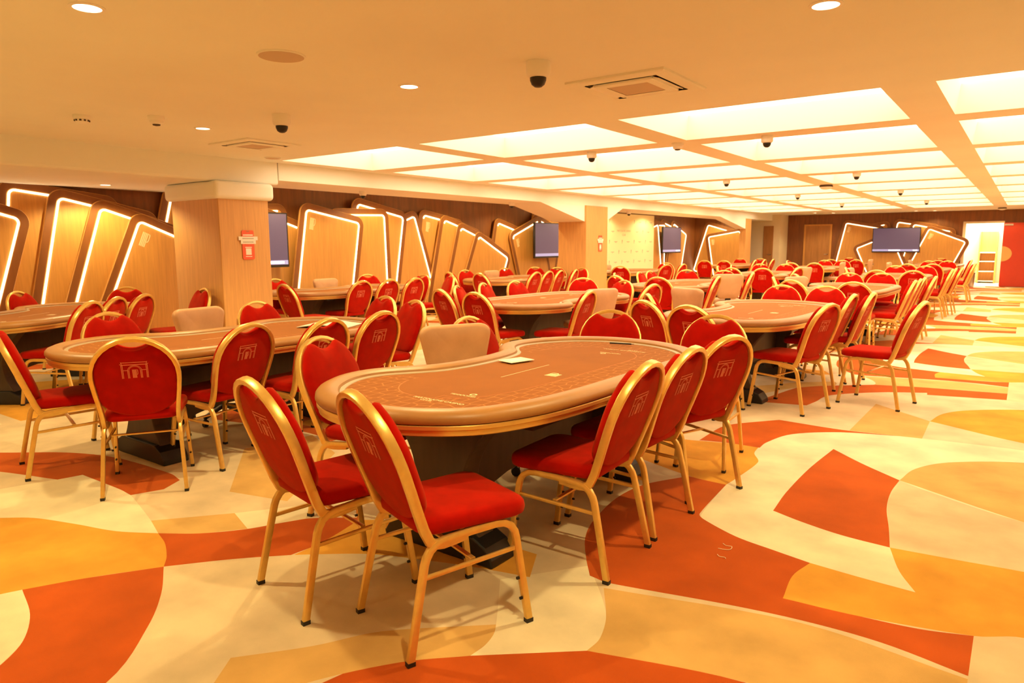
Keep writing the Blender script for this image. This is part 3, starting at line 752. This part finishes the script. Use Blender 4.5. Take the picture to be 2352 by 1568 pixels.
    b.prism([(y, z) for y, z in top] + arch, lambda p, q, d: (d - .12, p, q), -.035, .035); b.build('spine_panel', M_DARK, t)
    for y in (-.75, .25):
        b = MB(); b.box(.20, .42, y, y + .22, .650, .667); b.build('cup_tray', M_BLACK, t)
    return t
# row, number, x, y, turned (dealer side to the right) / extra rotation
ORD = ['first', 'second', 'third', 'fourth', 'fifth', 'sixth']
ROWN = {'A': 'aisle-row', 'B': 'middle-row', 'C': 'wall-row'}
TABLES = {'A1': (-1.98, 3.02, 0), 'A2': (-1.98, 6.88, 0), 'A3': (-1.98, 11.0, 0), 'A4': (-1.98, 15.3, 0), 'A5': (-1.98, 19.7, 0), 'A6': (-1.98, 23.7, 0),
          'B1': (-4.57, 2.93, 0), 'B2': (-4.72, 7.12, 180), 'B3': (-4.62, 11.0, 180), 'B4': (-4.62, 15.35, 180), 'B5': (-4.62, 19.7, 180), 'B6': (-4.6, 23.6, 180),
          'C1': (-7.77, 2.84, 36), 'C2': (-8.10, 6.95, 0), 'C3': (-7.85, 11.0, 0), 'C4': (-7.62, 15.4, 0), 'C5': (-7.1, 21.2, 0)}
def tname(k): return '%s %s table' % (ORD[int(k[1]) - 1], ROWN[k[0]])
TLAB = {'A1': 'nearest poker table in the foreground, first of the aisle row, brown felt with white lettering',
        'B1': 'front left poker table of the middle row with a newspaper on it',
        'C1': 'poker table turned askew at the left photo edge, first of the wall row'}
proto = None
for k, (x, y, r) in TABLES.items():
    lab = TLAB.get(k, 'long brown poker table with gold edge, %s of the %s, counted from the camera' % (ORD[int(k[1]) - 1], ROWN[k[0]].replace('-', ' ')))
    if proto is None:
        proto = t = make_table(lab, 'poker tables')
    else:
        far = y > 9
        t = copy_tree(proto, None, ('lettering', 'round_mark', 'arch_mark', 'cup_tray') if far else ()); t['label'] = lab
    t.location = (x, y, 0); t.rotation_euler = (0, 0, math.radians(r))

# ------------------------------------------------------------------ red banquet chairs
def oval(a, b, n=10): return [(a * math.cos(2 * PI * i / n), b * math.sin(2 * PI * i / n)) for i in range(n)]
def rprof(a, b, r, n=2): return rrect(a, b, r, n)
LEAN = math.radians(19.5); B0 = Vector((0, -.165, .43)); ES = Vector((0, -math.sin(LEAN), math.cos(LEAN))); ED = Vector((0, math.cos(LEAN), math.sin(LEAN)))
def BP(x, s, d=0.0): return B0 + Vector((x, 0, 0)) + ES * s + ED * d
def wf(s):
    if s <= .28:
        u = max(0, s) / .28; return .191 + .026 * (u * u * (3 - 2 * u))
    return .217 * math.sqrt(max(0, 1 - ((s - .28) / .225) ** 2))
def make_chair():
    t = thing('banquet_chair', 'x', 'chair', (0, 0, 0), 0, 'red banquet chairs')
    # arched back frame running down into the seat rails
    low = [(-.01, .399), (-.06, .392), (-.10, .389), (-.128, .392), (-.150, .404)]
    right = [Vector((.191, y, z)) for y, z in low] + [BP(wf(s), s) for s in (.02, .06, .12, .18, .24, .28)]
    archp = [BP(.217 * math.cos(math.radians(a)), .28 + .225 * math.sin(math.radians(a))) for a in range(12, 169, 12)]
    left = [Vector((-p.x, p.y, p.z)) for p in reversed(right)]
    path = right + archp + left
    sides = []
    for i, p in enumerate(path):
        tt = (path[min(i + 1, len(path) - 1)] - path[max(i - 1, 0)]).normalized()
        if i < 5 or i >= len(path) - 5: sides.append(tuple(tt.cross(Vector((1, 0, 0))) * (1 if i < 5 else -1)))
        else: sides.append(tuple(-ED))
    # keep one continuous orientation: first profile axis points to the rear / underside
    sides = [tuple(-ED) if 5 <= i < len(path) - 5 else (0, -abs(Vector(s_).y), -abs(Vector(s_).z)) for i, s_ in enumerate(sides)]
    b = MB(); b.tube(path, sides, rprof(.0175, .0115, .0045)); b.build('back_frame', M_GOLD, t)
    # backrest: flat rear panel, padded front
    def stop(x):
        ar = .28 + .225 * math.sqrt(max(0, 1 - (x / .217) ** 2)) - .012
        if abs(x) < .095: ar = min(ar, .432 + .042 * (abs(x) / .095) ** 2)
        return ar
    rt = []
    for k in range(9):
        a = math.radians(-90 + 90 * k / 8); rt.append(((wf(.15) - .008) * math.cos(a), .15 + .132 * math.sin(a)))
    for s in (.19, .23, .27, .31, .345, .375, .40): rt.append((wf(s) - .010 if s <= .28 else wf(s + .008) - .008, s))
    x0 = rt[-1][0]
    for k in range(1, 12):
        x = x0 * (1 - k / 12); rt.append((x, stop(x)))
    rt.append((0, stop(0)))
    outl = rt + [(-x, s) for x, s in reversed(rt[1:-1])]
    C = (0, .25)
    def sc_(f, d): return [tuple(BP(C[0] + (x - C[0]) * f, C[1] + (s - C[1]) * f, d)) for x, s in outl]
    b = MB(); b.rings([sc_(.02, -.0075), sc_(.55, -.0075), sc_(.93, -.0070), sc_(.985, -.002), sc_(1.0, .006), sc_(1.0, .014), sc_(1.035, .020), sc_(1.04, .034), sc_(1.0, .047), sc_(.90, .056), sc_(.6, .062), sc_(.2, .064), sc_(.02, .064)])
    back = b.build('backrest', M_RED, t, auto=75)
    # embroidered arch emblem on the rear
    b = MB()
    def rib(p, q, w=.0017):
        p, q = Vector(p), Vector(q); n_ = (q - p).normalized(); n_ = Vector((-n_.y, n_.x)) * w
        b.add([tuple(BP(v.x, .315 + v.y, -.0088)) for v in (p + n_, q + n_, q - n_, p - n_)], [(0, 1, 2, 3)])
    def mir(p, q): rib(p, q); rib((-p[0], p[1]), (-q[0], q[1]))
    rib((-.064, .052), (.064, .052), .0020); rib((-.060, .038), (.060, .038), .0024)
    mir((.064, .056), (.060, .040)); mir((.070, .044), (.058, .034), ); mir((.058, .038), (.058, -.046)); mir((.064, .036), (.064, -.046)); mir((.0585, .004), (.033, .004))
    for rr in (.0345, .0285):
        pts = [(rr * math.cos(math.radians(a)), .002 + rr * .9 * math.sin(math.radians(a))) for a in range(0, 181, 20)]
        for p, q in zip(pts, pts[1:]): rib(p, q, .0013)
        mir((rr, .002), (rr, -.046))
    for q in LETTER: b.add([tuple(BP(x * .034, .315 - .018 + y * .052, -.0089)) for x, y in q], [(0, 1, 2, 3)])
    tag(b.build('emblem', M_THREAD, back), 'pale stitched arch emblem')
    # seat cushion
    def seat_ring(f, z, k=0.0):
        pts = []
        for x, y in rrect(1, 1, .30, 6):
            yy = .040 + y * .215 * f; w_ = (.186 + .030 * (y + 1) / 2) * f
            pts.append((x * w_, yy, z + k * (1 - x * x) * (1 - y * y)))
        return pts
    b = MB(); b.rings([seat_ring(.60, .419), seat_ring(.95, .420), seat_ring(1.0, .428), seat_ring(1.015, .445), seat_ring(1.0, .466), seat_ring(.965, .476, .004), seat_ring(.88, .482, .006), seat_ring(.6, .485, .007), seat_ring(.25, .488, .004)])
    b.build('seat', M_RED, t, auto=75)
    # legs
    for sx in (1, -1):
        def P(y, z): return Vector((sx * (.193 + (.405 - z) / .405 * .021), y, z))
        rear = [P(-.245, .012), P(-.205, .20), P(-.176, .330), P(-.168, .352), P(-.152, .376), P(-.128, .393), P(-.10, .399), P(.01, .407)]
        front = [P(.01, .407), P(.115, .409), P(.150, .404), P(.178, .388), P(.195, .362), P(.201, .335), P(.222, .18), P(.245, .012)]
        for nm, pth in (('rear', rear), ('front', front)):
            b = MB(); b.tube(pth, (1, 0, 0), rprof(.0105, .0135, .0035)); o = b.build('leg', M_GOLD, t)
            f0 = pth[0] if nm == 'rear' else pth[-1]
            b = MB(); b.box(f0.x - .011, f0.x + .011, f0.y - .0145, f0.y + .0145, 0, .016); b.build('rubber_foot', M_RUBBER, o)
            if nm == 'front':
                for z in (.10, .18):
                    b = MB(); p = P(.245 - (z - .012) / .323 * .044, z); b.tube([p + Vector((0, -.010, 0)), p + Vector((0, -.024, 0))], (1, 0, 0), oval(.006, .006, 8))
                    b.build('bumper', M_RUBBER, o)
        b = MB(); b.tube([P(-.186, .285), P(.205, .300)], (1, 0, 0), rprof(.006, .008, .003)); b.build('stretcher', M_GOLD, t)
    b = MB(); b.tube([(-.19, .02, .30), (.19, .02, .30)], (0, 1, 0), rprof(.010, .005, .003)); b.build('cross_bar', M_GOLD, t)
    return t
# table, side, x and y of the top of the back arch, facing (degrees from +X)
CH_ = [
 ('A1','near',-1.795,1.532,71),('A1','near',-2.295,1.466,77.6),
 ('A1','left',-3.05,2.38,12),('A1','left',-3.06,3.64,0),
 ('A1','far',-2.46,4.60,-66),('A1','far',-1.68,4.67,-84),
 ('A1','right',-1.226,2.653,182),('A1','right',-1.236,3.159,178),('A1','right',-1.225,3.66,160),
 ('A2','left',-2.97,6.29,38),('A2','near',-2.66,5.54,66),('A2','near',-2.145,5.281,81),
 ('A2','far',-2.286,8.45,-75),('A2','far',-1.80,8.47,-82),
 ('A2','right',-1.237,6.05,165),('A2','right',-1.29,7.27,178),('A2','right',-1.18,7.62,179),
 ('A3','near',-2.51,9.68,76),('A3','near',-1.72,9.54,93),('A3','left',-2.95,10.42,20),('A3','left',-2.94,11.55,40),
 ('A3','far',-2.32,12.48,-76),('A3','far',-1.85,12.55,-84),
 ('A3','right',-1.13,10.34,180),('A3','right',-1.12,10.80,180),('A3','right',-1.12,11.25,180),('A3','right',-1.03,11.72,179),
 ('A4','near',-2.14,13.88,92),('A4','near',-1.57,13.92,100),('A4','left',-2.87,15.0,15),
 ('A4','far',-2.23,16.75,-80),('A4','far',-1.68,16.80,-85),('A4','right',-1.07,15.05,180),('A4','right',-1.05,15.50,180),('A4','right',-.98,16.0,178),
 ('A5','near',-2.2,18.27,92),('A5','near',-1.71,18.45,96),('A5','far',-2.08,21.4,-80),('A5','far',-1.67,21.55,-84),('A5','right',-.95,19.3,180),('A5','right',-.92,19.8,182),
 ('A6','far',-2.13,25.2,-80),('A6','right',-1.22,23.2,180),('A6','near',-1.95,22.25,95),
 ('B1','near',-4.995,1.515,75),('B1','right',-3.86,1.79,147),('B1','right',-3.917,2.561,188),('B1','right',-3.745,3.04,185),('B1','right',-3.815,3.60,184),
 ('B1','far',-4.95,4.71,-100),('B1','far',-4.35,4.50,-106),('B1','left',-5.5,2.386,6),('B1','left',-5.48,3.62,4),
 ('B2','near',-5.214,5.746,72),('B2','near',-4.58,5.573,83),('B2','left',-5.53,6.398,28),('B2','left',-5.608,7.0,18),('B2','left',-5.565,7.633,0),
 ('B2','far',-5.186,8.82,-54),('B2','far',-4.338,8.50,-112),('B2','right',-3.659,6.40,187),('B2','right',-3.624,7.88,172),
 ('B3','near',-5.145,9.72,74),('B3','near',-4.356,9.55,97),('B3','left',-5.62,10.6,22),('B3','left',-5.448,11.173,10),('B3','left',-5.5,11.70,0),
 ('B3','far',-5.12,12.50,-52),('B3','far',-4.42,12.56,-74),('B3','right',-3.66,10.2,188),('B3','right',-3.66,11.80,190),
 ('B4','near',-4.771,13.95,86),('B4','near',-4.168,14.0,106),('B4','left',-5.42,14.97,14),('B4','left',-5.40,15.8,8),
 ('B4','far',-5.08,16.85,-62),('B4','far',-4.52,16.9,-74),('B4','right',-3.62,14.58,165),
 ('B5','near',-4.746,18.25,96),('B5','near',-4.20,18.28,99),('B5','left',-5.45,20.6,0),('B5','far',-4.60,21.2,-75),('B5','far',-4.13,21.2,-84),
 ('B6','near',-4.65,22.2,98),('B6','near',-3.98,22.25,100),('B6','far',-4.69,25.1,-76),
 ('C1','right',-6.76,2.83,214),('C1','right',-7.112,3.215,216),('C1','right',-7.308,3.577,212),('C1','left',-9.0,2.985,36),('C1','left',-8.747,4.06,-32),('C1','far',-7.684,4.45,-98),
 ('C2','near',-7.623,5.457,84),('C2','left',-9.0,6.3,2),('C2','left',-9.0,8.12,-18),('C2','far',-8.05,8.52,-100),('C2','far',-7.42,8.50,-122),
 ('C2','right',-7.396,6.60,182),('C2','right',-7.367,7.10,182),('C2','right',-7.325,7.587,184),
 ('C3','near',-8.39,9.50,70),('C3','near',-7.586,9.376,78),('C3','left',-8.85,10.5,-8),('C3','left',-8.80,11.72,-10),('C3','far',-8.62,12.60,-38),('C3','far',-8.05,12.62,-72),('C3','far',-7.42,12.60,-104),
 ('C3','right',-7.008,10.323,184),('C3','right',-7.05,10.80,186),('C3','right',-7.08,11.25,190),('C3','right',-7.05,11.75,196),
 ('C4','near',-7.28,14.0,108),('C4','right',-6.80,15.45,158),('C4','right',-6.655,16.1,176),('C4','far',-7.5,16.95,-72),
 ('C5','near',-7.55,19.75,104),('C5','near',-6.98,19.75,98),('C5','far',-7.5,22.75,-76),('C5','right',-6.35,20.65,184),('C5','right',-6.3,21.4,180),('C5','right',-6.25,22.1,180),('C5','far',-6.85,22.75,-86),
]
SIDE_T = {'near': 'at the near end of', 'far': 'at the far end of', 'left': 'on the left of', 'right': 'on the right of'}
def chair_labels():
    by = {}
    for i, c in enumerate(CH_): by.setdefault((c[0], c[1]), []).append(i)
    lab = {}
    for (k, s), ids in by.items():
        ids = sorted(ids, key=lambda i: CH_[i][2] if s in ('near', 'far') else CH_[i][3]); n = len(ids)
        for j, i in enumerate(ids):
            if s in ('near', 'far'): w = [['the only one'], ['left one', 'right one'], ['left one', 'middle one', 'right one']][n - 1][j]
            else: w = 'the only one' if n == 1 else 'nearest of %s' % ['two', 'three', 'four', 'five'][n - 2] if j == 0 else 'farthest of %s' % ['two', 'three', 'four', 'five'][n - 2] if j == n - 1 else '%s of %s' % (ORD[j], ['two', 'three', 'four', 'five'][n - 2])
            lab[i] = 'red gold-framed chair %s the %s, %s' % (SIDE_T[s], tname(k), w)
    return lab
LABS = chair_labels()
LABS[0] = 'foremost red gold-framed chair, largest in the picture, at the near end of the nearest table'
LABS[1] = 'red gold-framed chair directly left of the foremost chair, back turned to the camera'
pc = None
def place_chair(x, y, th, label):
    global pc
    if pc is None: pc = o = make_chair()
    else: o = copy_tree(pc, None, ('rubber_foot', 'bumper', 'cross_bar') if y > 11.5 else ())
    a = math.radians(th)
    o.location = (x + .334 * math.cos(a), y + .334 * math.sin(a), 0); o.rotation_euler = (0, 0, a - PI / 2); o['label'] = label
    return o
for i, (k, s, x, y, th) in enumerate(CH_): place_chair(x, y, th, LABS[i])
a = math.radians(169.8)
place_chair(-.977 - .334 * math.cos(a), 6.746 - .334 * math.sin(a), 169.8, 'red gold-framed chair pulled out alone into the carpet aisle at right')

# ------------------------------------------------------------------ beige dealer chairs
def make_dealer():
    t = thing('dealer_chair', 'x', 'chair', (0, 0, 0), 0, 'beige dealer chairs')
    # backrest: curved, wide at the top, narrowing downwards
    b = MB()
    ol = [(x, y) for x, y in rrect(1, 1, .34, 7)]
    def cp(u, v, d):
        z = .70 + .185 * v; x = u * (.205 + .045 * v)
        return (x, -.235 - .10 * (z - .5) + .55 * x * x + d, z)
    def rg(f, d): return [cp(u * f, v * f, d) for u, v in ol]
    b.rings([rg(.1, -.034), rg(.5, -.034), rg(.90, -.032), rg(.975, -.022), rg(1.0, -.004), rg(1.0, .006), rg(.975, .024), rg(.90, .034), rg(.5, .036), rg(.1, .036)])
    b.build('backrest', M_TAN, t, auto=75)
    b = MB()
    def sr(f, z): return [(x * .23 * f, .01 + y * .22 * f, z) for x, y in rrect(1, 1, .42, 6)]
    b.rings([sr(.7, .43), sr(.97, .435), sr(1.0, .455), sr(1.0, .485), sr(.94, .505), sr(.6, .512), sr(.1, .513)]); b.build('seat', M_TAN, t, auto=75)
    b = MB(); b.box(-.04, .04, -.26, -.225, .42, .60); b.box(-.04, .04, -.25, .02, .405, .43); b.build('back_bracket', M_BLACK, t)
    b = MB(); b.lathe([(.03, .10), (.03, .26), (.022, .262), (.022, .43)], 18); b.build('gas_column', M_BLACK, t)
    for k in range(5):
        a_ = 2 * PI * k / 5 + .3; c_, s_ = math.cos(a_), math.sin(a_)
        b = MB(); b.tube([(.02 * c_, .02 * s_, .115), (.26 * c_, .26 * s_, .075)], (0, 0, 1), rprof(.014, .016, .006)); o = b.build('base_arm', M_BLACK, t)
        b = MB(); b.tube([(.26 * c_ - .012 * s_, .26 * s_ + .012 * c_, .028), (.26 * c_ + .012 * s_, .26 * s_ - .012 * c_, .028)], (0, 0, 1), oval(.028, .028, 14)); b.box(.26 * c_ - .008, .26 * c_ + .008, .26 * s_ - .008, .26 * s_ + .008, .04, .08); b.build('castor', M_RUBBER, o)
    return t
DEAL = [('A1', -2.80, 3.24, -26, 1.03, None), ('A2', -3.02, 7.45, 68, 1.03, None), ('A3', -2.74, 10.95, -26, 1.02, None), ('A4', -2.80, 15.3, 0, 1.02, None), ('A5', -2.78, 20.0, 0, 1.02, None), ('A6', -2.75, 23.7, 0, 1.0, None),
        ('B1', -5.40, 3.07, 8, 1.02, None), ('B2', -3.86, 6.95, 158, 1.02, None), ('B3', -3.72, 10.75, 122, 1.05, None), ('B4', -3.74, 15.3, 150, 1.02, None), ('B5', -3.84, 19.6, 180, 1.02, None), ('B6', -3.8, 23.3, 180, 1.02, None),
        ('C2', -8.86, 7.15, 0, 1.0, None), ('C3', -8.62, 11.1, 0, 1.0, None), ('C4', -8.45, 15.6, 8, 1.0, None)]
pd = None
for k, x, y, th, sz, lb in DEAL:
    if pd is None: pd = o = make_dealer()
    else: o = copy_tree(pd, None, ('castor',) if y > 11 else ())
    a = math.radians(th)
    o.location = (x + .22 * math.cos(a), y + .22 * math.sin(a), 0); o.rotation_euler = (0, 0, a - PI / 2); o.scale = (1, 1, sz)
    o['label'] = 'beige upholstered dealer chair beside the dealer notch of the ' + tname(k)

# ------------------------------------------------------------------ small things
t = thing('table_placard', 'small cream folded placard lying by the dealer notch of the nearest table', 'placard', (-2.29, 3.16, .7428), math.radians(-14))
b = MB(); b.prism([(-.06, -.085), (.06, -.085), (.06, .085), (-.06, .085)], lambda p, q, d: (p, q, d + (.006 + .02 * abs(p))), 0, .003); b.build('card', M_PAPER, t)
b = MB(); b.box(-.02, .02, -.05, .03, .0098, .0108); b.build('print_patch', M_WHITE, t)
b = MB(); b.tube([(-2.17, 4.045, .755), (-2.03, 4.075, .755)], (0, 0, 1), oval(.005, .005, 8)); b.tube([(-2.03, 4.075, .755), (-2.012, 4.079, .755)], (0, 0, 1), oval(.002, .002, 8))
tag(b.build('pen', M_BLACK), 'black pen lying on the inner edge at the far end of the nearest table', 'pen')
t = thing('newspaper', 'folded white newspaper propped on the far rail of the front left table', 'newspaper', (-4.60, 3.72, .7435), math.radians(25))
b = MB(); prof = [(-.20, .001), (-.12, .012), (-.03, .022), (.04, .021), (.12, .010), (.22, .001)]
b.rings([[(x, -.17, z) for x, z in prof] + [(x, -.17, z + .006) for x, z in reversed(prof)], [(x, .17, z) for x, z in prof] + [(x, .17, z + .006) for x, z in reversed(prof)]], True, True, True, False); sh = b.build('folded_sheet', M_PAPER, t)
b = MB()
for k in range(5):
    y0 = -.14 + k * .058
    b.add([(-.11, y0, .0196), (-.04, y0, .0274), (-.04, y0 + .012, .0274), (-.11, y0 + .012, .0196)], [(0, 1, 2, 3)])
b.build('print_column', M_GREYPRINT, sh)
for nm, pts, lab in (('a', [(-1.05, 3.10), (-1.03, 3.085), (-1.005, 3.09), (-1.0, 3.055), (-1.02, 3.04), (-1.05, 3.035)], 'curled pale thread lying on the rust carpet patch at right'), ('b', [(-1.03, 2.97), (-1.015, 2.955), (-.995, 2.96), (-.985, 2.95)], 'short pale thread lying just nearer than the curled one on the rust carpet')):
    b = MB(); b.tube([(x, y, .003) for x, y in catmull(pts, 3, False)] and [(v.x, v.y, .003) for v in catmull(pts, 3, False)], (0, 0, 1), oval(.0016, .0016, 6)); tag(b.build('thread', M_LINT), lab, 'thread', 'carpet threads')
# storage cabinet by the narrow pillar, bin by the doorway
t = thing('side_cabinet', 'low brown cabinet with a dark grip slot beside the narrow pillar', 'cabinet', (-7.62, 14.05, 0))
b = MB(); b.box(-.22, .22, -.22, .22, .02, .60); o = b.build('body', M_BDOOR, t); v = o.modifiers.new('bevel', 'BEVEL'); v.width = .01; v.segments = 2
b = MB(); b.box(-.23, .23, -.23, .23, .60, .62); b.build('top', M_DARK, t)
b = MB(); b.box(-.06, .06, -.224, -.218, .46, .51); b.build('grip_slot', M_BLACK, t)
b = MB(); b.box(-.19, .19, -.19, .19, 0, .02); b.build('plinth', M_BLACK, t)
t = thing('waste_bin', 'metal waste bin standing beside the open doorway', 'bin', (-1.42, 26.3, 0))
b = MB(); b.lathe([(.13, 0), (.15, .30), (.15, .42)], 28); b.build('bin_body', M_STEEL, t)
b = MB(); b.lathe([(.152, .42), (.152, .445), (.10, .455)], 28); b.build('bin_lid', M_BLACK, t)
# furniture glimpsed through the doorway
t = thing('corridor_shelf', 'pale wooden shelf unit standing in the bright corridor', 'shelf', (-1.10, 29.15, 0))
for x in (-.24, .24):
    b = MB(); b.box(x - .02, x + .02, -.2, .2, 0, 1.75); b.build('side_panel', M_WOOD, t)
b = MB(); b.box(-.22, .22, .17, .2, 0, 1.75); b.build('back_panel', M_WOOD, t)
for z in (.05, .38, .72, 1.02):
    b = MB(); b.box(-.22, .22, -.2, .17, z, z + .03); b.build('shelf_board', M_WHITE, t)
